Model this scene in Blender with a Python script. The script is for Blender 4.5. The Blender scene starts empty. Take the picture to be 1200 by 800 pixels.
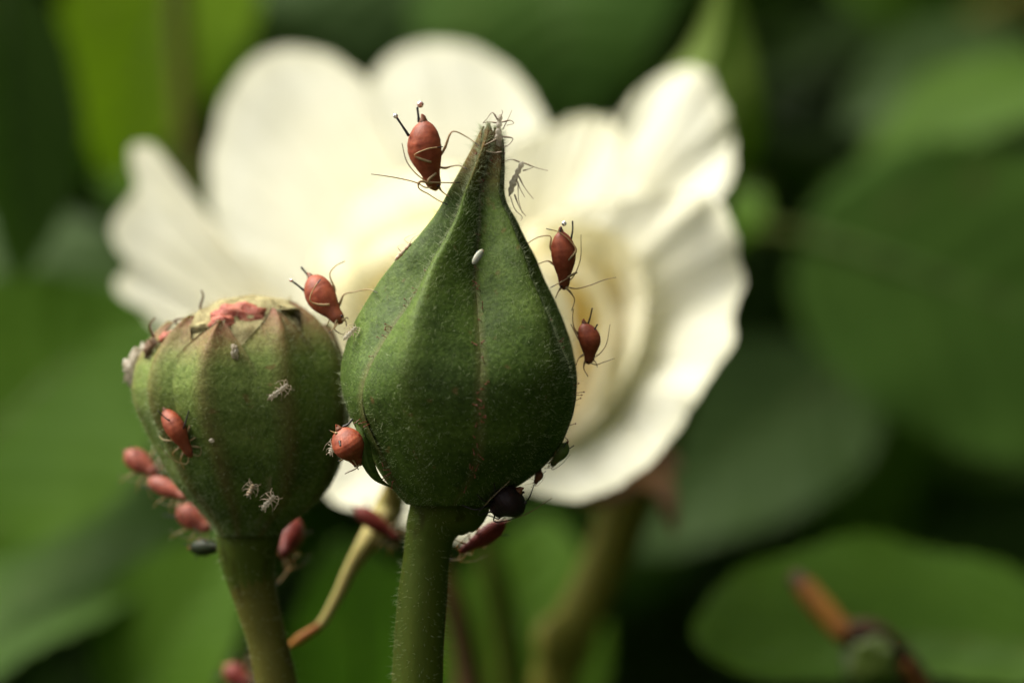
import bpy, math, random
import numpy as np
from mathutils import Vector, noise

# ---------------------------------------------------------------- camera, sky, sun, exposure
MM = 0.001                      # everything below is written in millimetres, built in metres
DIST = 120.0                    # lens to the plane of the sharp bud
PPM = 30.0                      # photograph pixels per millimetre in that plane
scene = bpy.context.scene
COL = scene.collection

cam_d = bpy.data.cameras.new('camera')
cam = bpy.data.objects.new('camera', cam_d)
COL.objects.link(cam)
cam.location = (0, -DIST * MM, 0)
cam.rotation_euler = (math.radians(90), 0, 0)
cam_d.sensor_width = 36
cam_d.lens = 36 * DIST / (1200 / PPM)
cam_d.clip_start = 0.005
cam_d.clip_end = 200
cam_d.dof.use_dof = True
cam_d.dof.focus_distance = (DIST - 1.6) * MM
cam_d.dof.aperture_fstop = cam_d.lens / 3.25
scene.camera = cam

SUN_EL, SUN_AZ = math.radians(57), math.radians(-77)   # azimuth from +Y (away from the lens) towards +X
sun_dir = Vector((math.sin(SUN_AZ) * math.cos(SUN_EL), math.cos(SUN_AZ) * math.cos(SUN_EL), math.sin(SUN_EL)))
world = bpy.data.worlds.new('World')
scene.world = world
world.use_nodes = True
wn = world.node_tree.nodes
sky = wn.new('ShaderNodeTexSky')
sky.sky_type = 'NISHITA'
sky.sun_disc = False
sky.sun_elevation = SUN_EL
sky.sun_rotation = SUN_AZ
sky.dust_density = 4.0
sky.ozone_density = 0.6
hs = wn.new('ShaderNodeHueSaturation')
hs.inputs['Saturation'].default_value = 0.15          # an overcast, nearly neutral sky
world.node_tree.links.new(sky.outputs[0], hs.inputs['Color'])
world.node_tree.links.new(hs.outputs[0], wn['Background'].inputs['Color'])
wn['Background'].inputs['Strength'].default_value = 0.06
sun_l = bpy.data.lights.new('sun', 'SUN')
sun_l.energy = 2.1
sun_l.angle = math.radians(48)
sun_l.color = (1.0, 0.945, 0.83)
sun = bpy.data.objects.new('sun', sun_l)
COL.objects.link(sun)
sun.rotation_euler = (-sun_dir).to_track_quat('-Z', 'Y').to_euler()
scene.view_settings.view_transform = 'Standard'
scene.view_settings.look = 'None'
scene.view_settings.exposure = 1.98
scene.view_settings.gamma = 1
scene.view_settings.use_curve_mapping = False
scene.render.engine = 'CYCLES'
scene.cycles.use_denoising = True
scene.cycles.max_bounces = 10
scene.cycles.transmission_bounces = 8
scene.cycles.diffuse_bounces = 6
scene.cycles.caustics_reflective = False
scene.cycles.caustics_refractive = False

random.seed(7)
rng = np.random.default_rng(11)

# ---------------------------------------------------------------- helpers
def P(px, py, y=0.0):
    """A point in millimetres: photograph pixel (px, py) at depth y behind the sharp bud."""
    k = (DIST + y) / DIST / PPM
    return np.array([(px - 600) * k, y, (400 - py) * k])

def catmull(pts, n):
    pts = np.asarray(pts, float)
    if len(pts) == 2:
        t = np.linspace(0, 1, n)[:, None]
        return pts[0] * (1 - t) + pts[1] * t
    d = np.r_[0, np.cumsum(np.linalg.norm(np.diff(pts[:, :3], axis=0), axis=1))]
    sl = np.diff(pts, axis=0) / np.maximum(np.diff(d), 1e-9)[:, None]
    h = np.diff(d)
    tg = np.vstack([sl[:1], (sl[:-1] * h[1:, None] + sl[1:] * h[:-1, None]) / (h[1:] + h[:-1])[:, None], sl[-1:]])
    out = []
    for x in np.linspace(0, d[-1], n):
        i = int(np.clip(np.searchsorted(d, x, 'right') - 1, 0, len(pts) - 2))
        t = (x - d[i]) / max(h[i], 1e-9)
        out.append((2 * t ** 3 - 3 * t ** 2 + 1) * pts[i] + (t ** 3 - 2 * t ** 2 + t) * h[i] * tg[i] + (-2 * t ** 3 + 3 * t ** 2) * pts[i + 1] + (t ** 3 - t ** 2) * h[i] * tg[i + 1])
    return np.array(out)

def nrm(v):
    v = np.asarray(v, float)
    return v / max(np.linalg.norm(v), 1e-12)

class MB:
    """Collects vertices (mm), faces, material slots and per-vertex attributes for one mesh."""
    def __init__(self):
        self.v, self.f, self.m, self.a = [], [], [], []
        self.n = 0
    def add(self, verts, faces, mat=0, attr=None):
        verts = np.asarray(verts, float)
        o = self.n
        self.v.append(verts)
        self.n += len(verts)
        for i, q in enumerate(faces):
            self.f.append(tuple(int(x) + o for x in q))
            self.m.append(mat if np.isscalar(mat) else int(mat[i]))
        self.a.append(np.zeros((len(verts), 3)) if attr is None else np.asarray(attr, float))
    def grid(self, g, mat=0, attr=None, closed=False):
        nv, nu = g.shape[:2]
        f = []
        for j in range(nv - 1):
            for i in range(nu if closed else nu - 1):
                i2 = (i + 1) % nu
                f.append((j * nu + i, j * nu + i2, (j + 1) * nu + i2, (j + 1) * nu + i))
        self.add(g.reshape(-1, 3), f, mat, None if attr is None else attr.reshape(-1, 3))
    def tube(self, pts, rad, sides=7, n=None, mat=0, matfn=None, cap=True):
        pts = np.asarray(pts, float)
        n = n or max(2, 5 * len(pts))
        c = catmull(pts, n)
        rad = np.atleast_1d(np.asarray(rad, float))
        kn = np.linspace(0, 1, len(rad))
        if len(rad) == len(pts) and len(pts) > 2:
            kn = np.r_[0, np.cumsum(np.linalg.norm(np.diff(pts, axis=0), axis=1))]
            kn = kn / kn[-1]
        r = np.interp(np.linspace(0, 1, n), kn, rad)
        tan = np.gradient(c, axis=0)
        tan /= np.maximum(np.linalg.norm(tan, axis=1, keepdims=True), 1e-12)
        ref = np.array([0.31, -0.2, 0.93]) if abs(tan[0] @ np.array([0.31, -0.2, 0.93])) < 0.9 else np.array([0.9, 0.3, 0.1])
        u = nrm(np.cross(tan[0], ref))
        th = np.linspace(0, 2 * np.pi, sides, endpoint=False)
        rings, att = [], []
        for i in range(n):
            u = nrm(u - tan[i] * (u @ tan[i]))
            w = np.cross(tan[i], u)
            rings.append(c[i] + r[i] * (np.cos(th)[:, None] * u + np.sin(th)[:, None] * w))
            att.append(np.tile([i / (n - 1), 0, 0], (sides, 1)))
        g = np.array(rings)
        mats = mat
        f = []
        ml = []
        for j in range(n - 1):
            for i in range(sides):
                i2 = (i + 1) % sides
                f.append((j * sides + i, j * sides + i2, (j + 1) * sides + i2, (j + 1) * sides + i))
                ml.append(matfn(j / (n - 1)) if matfn else mat)
        v = list(g.reshape(-1, 3))
        a = list(np.array(att).reshape(-1, 3))
        if cap:
            for k, j in ((0, 0), (1, n - 1)):
                v.append(c[j] + (tan[j] * r[j] * 0.6 * (1 if k else -1)))
                a.append([j / (n - 1), 0, 0])
                for i in range(sides):
                    i2 = (i + 1) % sides
                    q = (j * sides + i2, j * sides + i, len(v) - 1) if k == 0 else (j * sides + i, j * sides + i2, len(v) - 1)
                    f.append(q)
                    ml.append(matfn(j / (n - 1)) if matfn else mat)
        self.add(v, f, ml, a)
    def ball(self, c, r, mat=0, seg=10, axes=None, attr=(0, 0, 0)):
        r = np.broadcast_to(np.asarray(r, float), (3,))
        g = []
        for j in range(seg + 1):
            ph = math.pi * j / seg
            ph = min(max(ph, 0.02), math.pi - 0.02)
            g.append([[math.sin(ph) * math.cos(t), math.sin(ph) * math.sin(t), math.cos(ph)] for t in np.linspace(0, 2 * math.pi, 2 * seg, endpoint=False)])
        g = np.array(g) * r
        if axes is not None:
            g = g @ np.asarray(axes, float)
        self.grid(g + np.asarray(c, float), mat, np.tile(attr, (seg + 1, 2 * seg, 1)).astype(float), closed=True)
    def build(self, name, mats, parent=None, smooth=True, origin=None):
        v = np.vstack(self.v)
        o = np.zeros(3) if origin is None else np.asarray(origin, float)
        if parent is not None and origin is None:
            o = np.array(parent.get('_o', (0, 0, 0)))
        me = bpy.data.meshes.new(name)
        me.from_pydata(((v - o) * MM).tolist(), [], self.f)
        for m in (mats if isinstance(mats, (list, tuple)) else [mats]):
            me.materials.append(m)
        me.polygons.foreach_set('material_index', self.m)
        me.polygons.foreach_set('use_smooth', [smooth] * len(self.f))
        at = me.attributes.new('pv', 'FLOAT_VECTOR', 'POINT')
        at.data.foreach_set('vector', np.vstack(self.a).astype(np.float32).ravel())
        me.update()
        ob = bpy.data.objects.new(name, me)
        COL.objects.link(ob)
        if parent is not None:
            ob.parent = parent
        else:
            ob.location = o * MM
        return ob

ORIG = {}
def thing(name, base, label, cat, group=None):
    e = bpy.data.objects.new(name, None)
    e.empty_display_size = 0.002
    COL.objects.link(e)
    e.location = np.asarray(base) * MM
    e['label'] = label
    e['category'] = cat
    if group:
        e['group'] = group
    ORIG[e.name] = np.asarray(base, float)
    return e

def part(mb, name, mats, parent, smooth=True, root=None):
    """One mesh under PARENT; vertices given in scene millimetres."""
    r = root or parent
    ob = mb.build(name, mats, None, smooth, origin=ORIG[r.name])
    ob.location = (0, 0, 0)
    ob.parent = parent
    return ob

def tag(o, label, cat, group=None, kind=None):
    o['label'] = label
    o['category'] = cat
    if group:
        o['group'] = group
    if kind:
        o['kind'] = kind

# ---------------------------------------------------------------- materials
class NT:
    def __init__(self, name):
        self.mat = bpy.data.materials.new(name)
        self.mat.use_nodes = True
        self.t = self.mat.node_tree
        self.b = self.t.nodes['Principled BSDF']
        self.out = self.t.nodes['Material Output']
    def n(self, kind, **kw):
        nd = self.t.nodes.new(kind)
        for k, v in kw.items():
            setattr(nd, k, v)
        return nd
    def l(self, a, b):
        self.t.links.new(a, b)
    def coord(self):
        return self.n('ShaderNodeTexCoord').outputs['Object']
    def noise(self, scale, detail=4, rough=0.55, vec=None):
        x = self.n('ShaderNodeTexNoise')
        x.inputs['Scale'].default_value = scale
        x.inputs['Detail'].default_value = detail
        x.inputs['Roughness'].default_value = rough
        self.l(vec or self.coord(), x.inputs['Vector'])
        return x.outputs['Fac']
    def ramp(self, fac, stops):
        r = self.n('ShaderNodeValToRGB')
        e = r.color_ramp.elements
        while len(e) > 1:
            e.remove(e[-1])
        for i, (p, c) in enumerate(stops):
            s = e[0] if i == 0 else e.new(p)
            s.position = p
            s.color = (*c, 1) if len(c) == 3 else c
        self.l(fac, r.inputs['Fac'])
        return r.outputs['Color']
    def mix(self, fac, a, b, blend='MIX'):
        m = self.n('ShaderNodeMix', data_type='RGBA', blend_type=blend)
        for s, x in ((m.inputs[0], fac), (m.inputs[6], a), (m.inputs[7], b)):
            if hasattr(x, 'links') or hasattr(x, 'is_linked'):
                self.l(x, s)
            elif isinstance(x, (tuple, list)):
                s.default_value = (*x, 1)
            else:
                s.default_value = x
        return m.outputs[2]
    def math(self, op, a, b=None, c=None):
        m = self.n('ShaderNodeMath', operation=op)
        for s, x in zip(m.inputs, (a, b, c)):
            if x is None:
                continue
            if hasattr(x, 'is_linked'):
                self.l(x, s)
            else:
                s.default_value = x
        return m.outputs[0]
    def attr(self):
        a = self.n('ShaderNodeAttribute', attribute_name='pv')
        s = self.n('ShaderNodeSeparateXYZ')
        self.l(a.outputs['Vector'], s.inputs[0])
        return s.outputs
    def bump(self, h, strength, dist):
        b = self.n('ShaderNodeBump')
        b.inputs['Strength'].default_value = strength
        b.inputs['Distance'].default_value = dist
        self.l(h, b.inputs['Height'])
        return b.outputs['Normal']
    def sheet(self, color, transl, tcol=None, gloss=0.25, rough=0.5, normal=None):
        """Thin living tissue: diffuse, light passing through, and a weak sheen."""
        d = self.n('ShaderNodeBsdfDiffuse')
        t = self.n('ShaderNodeBsdfTranslucent')
        g = self.n('ShaderNodeBsdfGlossy')
        g.inputs['Roughness'].default_value = rough
        g.inputs['Color'].default_value = (1, 1, 1, 1)
        for s, x in ((d.inputs['Color'], color), (t.inputs['Color'], color if tcol is None else tcol)):
            if hasattr(x, 'is_linked'):
                self.l(x, s)
            else:
                s.default_value = (*x, 1)
        m1 = self.n('ShaderNodeMixShader')
        m1.inputs[0].default_value = transl
        self.l(d.outputs[0], m1.inputs[1])
        self.l(t.outputs[0], m1.inputs[2])
        fr = self.n('ShaderNodeFresnel')
        fr.inputs['IOR'].default_value = 1.4
        f2 = self.math('MULTIPLY', fr.outputs[0], gloss)
        m2 = self.n('ShaderNodeMixShader')
        self.l(f2, m2.inputs[0])
        self.l(m1.outputs[0], m2.inputs[1])
        self.l(g.outputs[0], m2.inputs[2])
        if normal is not None:
            for s in (d, t, g, fr):
                self.l(normal, s.inputs['Normal'])
        self.l(m2.outputs[0], self.out.inputs['Surface'])
        return self.mat

def set_b(b, **kw):
    for k, v in kw.items():
        s = b.inputs[k]
        s.default_value = v

def bud_mat(name, cols, edge, tipcol, tip0, rib=((0.12, 0.15, 0.03), 0.15), pale=None):
    """Green sepal: mottled, paler margins (|u| near 1), reddish-brown towards the tip."""
    t = NT(name)
    u, v, r = t.attr()
    base = t.ramp(t.noise(420, 5), [(0.3, cols[0]), (0.52, cols[1]), (0.72, cols[2])])
    fine = t.ramp(t.noise(5200, 3, 0.7), [(0.35, (0.62, 0.66, 0.5)), (0.65, (1.25, 1.2, 1.25))])
    c = t.mix(1.0, base, fine, 'MULTIPLY')
    em = t.math('SMOOTH_MIN', t.math('MULTIPLY', t.math('SUBTRACT', u, 0.86), 7.5), 1.0, 0.1)
    em = t.math('MAXIMUM', em, 0.0)
    c = t.mix(t.math('MULTIPLY', em, 0.45), c, edge)
    # the midrib is a little yellower
    rb = t.math('MAXIMUM', t.math('SUBTRACT', 1.0, t.math('MULTIPLY', u, 3.5)), 0.0)
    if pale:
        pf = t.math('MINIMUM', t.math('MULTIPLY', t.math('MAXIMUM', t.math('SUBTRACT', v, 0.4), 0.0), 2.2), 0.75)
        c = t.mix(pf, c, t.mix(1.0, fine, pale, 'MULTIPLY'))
    c = t.mix(t.math('MULTIPLY', rb, rib[1]), c, rib[0])
    tp = t.math('MULTIPLY', t.math('MAXIMUM', t.math('SUBTRACT', v, tip0), 0.0), 1.0 / (1 - tip0))
    tn = t.math('MULTIPLY', tp, t.math('ADD', t.noise(1500, 3), 0.35))
    tn = t.math('MINIMUM', tn, 1.0)
    c = t.mix(tn, c, tipcol)
    # rusty specks
    sp = t.ramp(t.noise(1900, 2, 0.4), [(0.70, (0, 0, 0)), (0.78, (1, 1, 1))])
    c = t.mix(t.math('MULTIPLY', sp, 0.45), c, (0.14, 0.06, 0.025))
    t.l(c, t.b.inputs['Base Color'])
    set_b(t.b, **{'Roughness': 0.6, 'Specular IOR Level': 0.12, 'Subsurface Weight': 0.18, 'Subsurface Scale': 0.0006})
    t.b.inputs['Subsurface Radius'].default_value = (0.6, 1.0, 0.25)
    h = t.math('ADD', t.noise(7000, 3, 0.6), t.math('MULTIPLY', t.noise(1300, 3), 1.6))
    t.l(t.bump(h, 0.55, 0.00007), t.b.inputs['Normal'])
    return t.mat

M = {}
M['sepal'] = bud_mat('sepal_green', [(0.026, 0.047, 0.006), (0.048, 0.083, 0.011), (0.084, 0.13, 0.021)], (0.13, 0.11, 0.04), (0.16, 0.065, 0.025), 0.8)
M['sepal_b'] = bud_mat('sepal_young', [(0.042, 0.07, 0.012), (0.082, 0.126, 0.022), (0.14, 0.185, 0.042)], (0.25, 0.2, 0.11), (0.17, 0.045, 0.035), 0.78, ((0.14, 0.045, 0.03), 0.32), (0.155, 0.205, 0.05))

def stem_mat(name, a, b, s=250):
    t = NT(name)
    tc = t.n('ShaderNodeMapping')
    tc.inputs['Scale'].default_value = (1, 1, 0.25)
    t.l(t.coord(), tc.inputs['Vector'])
    c = t.ramp(t.noise(s, 5, 0.6, tc.outputs[0]), [(0.32, a), (0.68, b)])
    fl = t.ramp(t.noise(s * 5, 3, 0.5, tc.outputs[0]), [(0.62, (1, 1, 1)), (0.74, (0.55, 0.42, 0.4))])
    c = t.mix(1.0, c, fl, 'MULTIPLY')
    t.l(c, t.b.inputs['Base Color'])
    set_b(t.b, **{'Roughness': 0.6, 'Specular IOR Level': 0.1, 'Subsurface Weight': 0.12, 'Subsurface Scale': 0.0006})
    t.l(t.bump(t.noise(2600, 4), 0.4, 0.00006), t.b.inputs['Normal'])
    return t.mat

M['stem'] = stem_mat('stem_green', (0.036, 0.056, 0.005), (0.066, 0.088, 0.009))
M['stem_y'] = stem_mat('stem_olive', (0.055, 0.06, 0.008), (0.1, 0.092, 0.016))
M['stem_f'] = stem_mat('stem_yellowish', (0.1, 0.105, 0.014), (0.16, 0.15, 0.026))
M['stem_r'] = stem_mat('stem_brown', (0.09, 0.05, 0.025), (0.2, 0.11, 0.05))
M['pale_stalk'] = stem_mat('pale_stalk', (0.19, 0.155, 0.035), (0.29, 0.25, 0.085))
M['rust'] = stem_mat('rusty_stalk', (0.26, 0.12, 0.015), (0.15, 0.05, 0.02), 500)
M['dark_end'] = stem_mat('withered_dark', (0.035, 0.022, 0.015), (0.09, 0.05, 0.03), 500)

def petal_mat(name, edge, mid, base, y0):
    t = NT(name)
    u, v, r = t.attr()
    c = t.ramp(v, [(0.0, base), (y0, mid), (0.9, edge), (1.0, (edge[0] * 0.97, edge[1] * 0.96, edge[2] * 0.88))])
    cx = t.n('ShaderNodeCombineXYZ')
    t.l(t.math('MULTIPLY', u, 60.0), cx.inputs[0])
    t.l(t.math('MULTIPLY', v, 3.0), cx.inputs[1])
    vein = t.noise(1.0, 4, 0.6, cx.outputs[0])
    c = t.mix(1.0, c, t.ramp(vein, [(0.3, (0.88, 0.88, 0.82)), (0.7, (1.02, 1.02, 1.02))]), 'MULTIPLY')
    h = t.math('ADD', t.math('MULTIPLY', vein, 1.0), t.noise(220, 5))
    return t.sheet(c, 0.5, gloss=0.12, rough=0.6, normal=t.bump(h, 0.4, 0.0007))

M['petal'] = petal_mat('petal_white', (0.81, 0.80, 0.67), (0.82, 0.79, 0.61), (0.78, 0.68, 0.34), 0.5)
M['petal_y'] = petal_mat('petal_cream', (0.83, 0.80, 0.62), (0.80, 0.67, 0.28), (0.72, 0.50, 0.11), 0.74)

def leaf_mat(name, dark, light, tr, transl=0.3, gloss=0.06, rough=0.5):
    t = NT(name)
    u, v, r = t.attr()
    c = t.ramp(t.noise(70, 5, 0.6), [(0.3, dark), (0.7, light)])
    vein = t.math('MINIMUM', t.math('MAXIMUM', r, 0.0), 1.0)
    pale = tuple(min(1, x * 1.7 + 0.02) for x in light)
    c = t.mix(t.math('MULTIPLY', vein, 0.3), c, pale)
    spots = t.ramp(t.noise(230, 2, 0.4), [(0.69, (0, 0, 0)), (0.76, (1, 1, 1))])
    c = t.mix(t.math('MULTIPLY', spots, 0.4), c, (0.09, 0.075, 0.03))
    tc = t.mix(1.0, c, tr, 'MULTIPLY')
    h = t.math('ADD', t.noise(900, 4), t.math('MULTIPLY', vein, -0.6))
    return t.sheet(c, transl, tc, gloss, rough, t.bump(h, 0.5, 0.0002))

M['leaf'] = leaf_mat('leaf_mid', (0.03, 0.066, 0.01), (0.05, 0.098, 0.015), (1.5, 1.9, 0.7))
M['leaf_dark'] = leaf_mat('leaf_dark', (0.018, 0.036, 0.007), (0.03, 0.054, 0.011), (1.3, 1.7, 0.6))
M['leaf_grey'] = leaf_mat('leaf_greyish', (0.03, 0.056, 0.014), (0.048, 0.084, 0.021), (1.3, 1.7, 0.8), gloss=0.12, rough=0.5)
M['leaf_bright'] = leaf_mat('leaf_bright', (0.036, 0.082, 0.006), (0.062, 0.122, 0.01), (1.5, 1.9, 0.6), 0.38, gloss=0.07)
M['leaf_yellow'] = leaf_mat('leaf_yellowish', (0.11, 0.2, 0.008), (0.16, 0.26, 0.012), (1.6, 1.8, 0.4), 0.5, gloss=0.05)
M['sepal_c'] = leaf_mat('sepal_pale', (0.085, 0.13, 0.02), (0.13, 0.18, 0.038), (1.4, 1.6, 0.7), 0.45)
M['vein'] = stem_mat('leaf_vein', (0.05, 0.08, 0.02), (0.075, 0.11, 0.028))

def plain(name, col, rough=0.5, sss=0.0, scale=0.0004, radius=(1, 0.4, 0.2), spec=0.35, nz=None, trans=0.0, bmp=(0.3, 0.00003)):
    t = NT(name)
    if nz:
        c = t.ramp(t.noise(nz[0], 4), [(0.3, nz[1]), (0.7, col)])
        t.l(c, t.b.inputs['Base Color'])
        t.l(t.bump(t.noise(nz[0] * 4, 4, 0.65), *bmp), t.b.inputs['Normal'])
    else:
        t.b.inputs['Base Color'].default_value = (*col, 1)
    set_b(t.b, **{'Roughness': rough, 'Specular IOR Level': spec, 'Subsurface Weight': sss, 'Subsurface Scale': scale, 'Transmission Weight': trans})
    t.b.inputs['Subsurface Radius'].default_value = radius
    return t.mat

def aphid_mat(name, a, b, headc):
    t = NT(name)
    u, v, r = t.attr()
    c = t.ramp(t.noise(2600, 5, 0.65), [(0.34, a), (0.66, b)])
    dk = t.ramp(t.noise(700, 3), [(0.35, (0.6, 0.6, 0.6)), (0.6, (1.05, 1.05, 1.05))])
    c = t.mix(1.0, c, dk, 'MULTIPLY')
    hd = t.math('MINIMUM', t.math('MAXIMUM', t.math('MULTIPLY', t.math('SUBTRACT', v, 0.6), 3.0), 0.0), 1.0)
    c = t.mix(t.math('MULTIPLY', hd, 0.7), c, headc)
    t.l(c, t.b.inputs['Base Color'])
    set_b(t.b, **{'Roughness': 0.52, 'Specular IOR Level': 0.2, 'Subsurface Weight': 0.4, 'Subsurface Scale': 0.0004})
    t.b.inputs['Subsurface Radius'].default_value = (1.0, 0.3, 0.12)
    t.l(t.bump(t.math('ADD', t.noise(9000, 3), t.noise(2500, 3)), 0.35, 0.00004), t.b.inputs['Normal'])
    return t.mat

M['aphid_red'] = aphid_mat('aphid_red', (0.22, 0.045, 0.018), (0.36, 0.092, 0.04), (0.2, 0.065, 0.028))
M['aphid_pink'] = aphid_mat('aphid_pink', (0.22, 0.05, 0.03), (0.36, 0.10, 0.06), (0.24, 0.08, 0.05))
M['aphid_maroon'] = aphid_mat('aphid_maroon', (0.13, 0.018, 0.012), (0.22, 0.035, 0.022), (0.1, 0.02, 0.015))
M['aphid_black'] = aphid_mat('aphid_black', (0.012, 0.006, 0.006), (0.022, 0.012, 0.01), (0.01, 0.006, 0.005))
M['aphid_green'] = aphid_mat('aphid_green', (0.05, 0.085, 0.012), (0.09, 0.13, 0.025), (0.05, 0.06, 0.015))
M['aphid_dkgreen'] = aphid_mat('aphid_dark_green', (0.012, 0.02, 0.006), (0.03, 0.04, 0.012), (0.015, 0.018, 0.008))
M['aphid_brown'] = aphid_mat('aphid_brown', (0.12, 0.04, 0.015), (0.18, 0.07, 0.03), (0.1, 0.04, 0.02))
M['limb_pale'] = plain('limb_pale', (0.27, 0.19, 0.085), 0.4, 0.15)
M['limb_mid'] = plain('limb_tan', (0.13, 0.09, 0.045), 0.4, 0.1)
M['limb_dark'] = plain('limb_dark', (0.018, 0.014, 0.012), 0.35)
M['eye'] = plain('aphid_eye', (0.03, 0.004, 0.004), 0.2, spec=0.6)
M['drop_pink'] = plain('honeydew_pink', (0.85, 0.48, 0.4), 0.08, 0.3, trans=0.6)
M['drop_clear'] = plain('honeydew_clear', (0.92, 0.86, 0.8), 0.06, trans=0.75)
def husk_mat():
    t = NT('shed_skin')
    c = t.ramp(t.noise(3500, 4), [(0.3, (0.3, 0.23, 0.14)), (0.65, (0.6, 0.55, 0.44))])
    t.sheet(c, 0.55, gloss=0.06, rough=0.5, normal=t.bump(t.noise(9000, 3), 0.8, 0.00006))
    src = t.out.inputs['Surface'].links[0].from_socket
    tr = t.n('ShaderNodeBsdfTransparent')          # papery: part of the light goes straight through
    mx = t.n('ShaderNodeMixShader')
    mx.inputs[0].default_value = 0.3
    t.l(src, mx.inputs[1])
    t.l(tr.outputs[0], mx.inputs[2])
    t.l(mx.outputs[0], t.out.inputs['Surface'])
    return t.mat
M['husk'] = husk_mat()
M['husk_tan'] = plain('shed_skin_tan', (0.42, 0.35, 0.24), 0.5, 0.2, nz=(3000, (0.2, 0.13, 0.06)))
M['husk_leg'] = plain('shed_skin_leg', (0.42, 0.32, 0.22), 0.4)
M['egg'] = plain('egg_white', (0.25, 0.27, 0.2), 0.4, 0.3)
M['hair'] = plain('plant_hair', (0.42, 0.48, 0.25), 0.4, 0.0, trans=0.25)
M['fuzz'] = plain('cream_fuzz', (0.5, 0.44, 0.26), 0.5)
M['gland'] = plain('gland_red', (0.16, 0.03, 0.015), 0.3)
M['dry'] = plain('dry_petal', (0.34, 0.30, 0.14), 0.8, bmp=(0.6, 0.0001), sss=0.1, nz=(1500, (0.15, 0.12, 0.04)))
M['dry_brown'] = plain('dry_brown', (0.2, 0.11, 0.05), 0.8, bmp=(1.0, 0.00018), nz=(1500, (0.07, 0.04, 0.02)))
M['red_petal'] = plain('red_petal', (0.38, 0.13, 0.07), 0.6, bmp=(0.9, 0.00012), sss=0.2, nz=(1100, (0.24, 0.03, 0.02)))

# ---------------------------------------------------------------- ground and the bush round the scene
GZ = -430.0
def soil():
    t = NT('soil')
    c = t.ramp(t.noise(35, 8, 0.65), [(0.3, (0.022, 0.016, 0.01)), (0.7, (0.06, 0.043, 0.027))])
    t.l(c, t.b.inputs['Base Color'])
    set_b(t.b, **{'Roughness': 0.95, 'Specular IOR Level': 0.1})
    t.l(t.bump(t.noise(120, 8, 0.7), 1.0, 0.01), t.b.inputs['Normal'])
    return t.mat
g = MB()
xs = np.sinh(np.linspace(-5, 5, 61)) / math.sinh(5) * 60000
gv = np.array([[[x, y, GZ + 14 * noise.noise(Vector((x * .004, y * .004, 0))) * (1 if abs(x) + abs(y) < 4000 else 3)] for x in xs] for y in xs])
g.grid(gv)
gr = g.build('ground', soil())
gr['kind'] = 'structure'
gr['label'] = 'dark bare garden soil under the rose bush'

def leaf_template(nu, nv, serr=0, rnd=0.75):
    """A pointed oval leaflet lying in x (across), y (along 0..1), z up; folded and arched."""
    t = np.linspace(0, 1, nv)
    s = np.linspace(-1, 1, nu)
    w = 0.5 * np.sin(np.pi * np.clip(t, 0, 1) ** 0.82) ** rnd
    w[0] = 0.015
    w[-1] = 0.004
    if serr:
        saw = (t * serr) % 1.0
        w_e = w * (1 - 0.07 * saw)
    else:
        w_e = w
    x = s[None, :] * np.where(np.abs(s)[None, :] > 0.95, w_e[:, None], w[:, None] * 0.995)
    y = np.repeat(t[:, None], nu, 1)
    return x, y, np.repeat(s[None, :], nv, 0)

def foliage(name, n, boxfn, size, mats, label, cat):
    """One mass of leaflets too many and too blurred to count."""
    x, y, s = leaf_template(3, 5)
    mb = MB()
    V, F, ML = [], [], []
    tpl = []
    nv, nu = x.shape
    for j in range(nv - 1):
        for i in range(nu - 1):
            tpl.append((j * nu + i, j * nu + i + 1, (j + 1) * nu + i + 1, (j + 1) * nu + i))
    o = 0
    k = 0
    while k < n:
        c = boxfn()
        if c is None:
            continue
        L = random.uniform(*size)
        ax = nrm([random.gauss(0, 1), random.gauss(0, 1), random.gauss(-0.35, 0.5)])
        up = nrm([random.gauss(0, 0.45), random.gauss(-0.15, 0.45), 1])
        sd = nrm(np.cross(ax, up))
        nn = np.cross(sd, ax)
        z = 0.16 * np.abs(s) * 0.5 - 0.35 * (y - 0.4) ** 2
        pts = c + L * (x[..., None] * 0.72 * sd + (y[..., None] - 0.5) * ax + z[..., None] * nn)
        V.append(pts.reshape(-1, 3))
        F += [tuple(q + o for q in f) for f in tpl]
        ML += [random.randrange(len(mats))] * len(tpl)
        o += nu * nv
        k += 1
    mb.add(np.vstack(V), F, ML)
    ob = mb.build(name, mats)
    tag(ob, label, cat, kind='stuff')
    return ob

def back_box():
    y = random.uniform(210, 620)
    x = random.uniform(-420, 420)
    z = random.uniform(GZ + 20, 230 + 60 * math.sin(x * .02))
    return np.array([x, y, z])
foliage('rose_foliage', 5200, back_box, (26, 52), [M['leaf'], M['leaf_dark']], 'dense blurred rose foliage filling the gaps behind the leaves', 'foliage')
def hedge_box():
    return np.array([random.uniform(-1500, 1500), random.uniform(900, 1500), random.uniform(GZ, 900)])
foliage('hedge', 9000, hedge_box, (70, 130), [M['leaf_dark']], 'dark leafy hedge closing off the garden far behind', 'hedge')
def low_box():
    x = random.uniform(-300, 330)
    y = random.uniform(-60, 200)
    z = random.uniform(GZ + 30, -75)
    return np.array([x, y, z])
foliage('rose_undergrowth', 1500, low_box, (24, 46), [M['leaf'], M['leaf_dark']], 'lower leaves of the rose bush below the buds', 'foliage')
def side_shade_box():  # added foliage out of view, blocks skylight to darken the bud's right flank
    x = random.uniform(70, 320)
    y = random.uniform(-330, 150)
    z = random.uniform(-260, 190)
    if x < 85 + max(0, (y + 120)) * 0.13 + 10 or (y < -120 and x < 90 - 0.25 * (y + 120)):
        return None
    return np.array([x, y, z])
foliage('side_shade_foliage', 3200, side_shade_box, (24, 46), [M['leaf'], M['leaf_dark']], 'unseen leaves added beside the flower to shade the tall bud', 'foliage')

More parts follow.
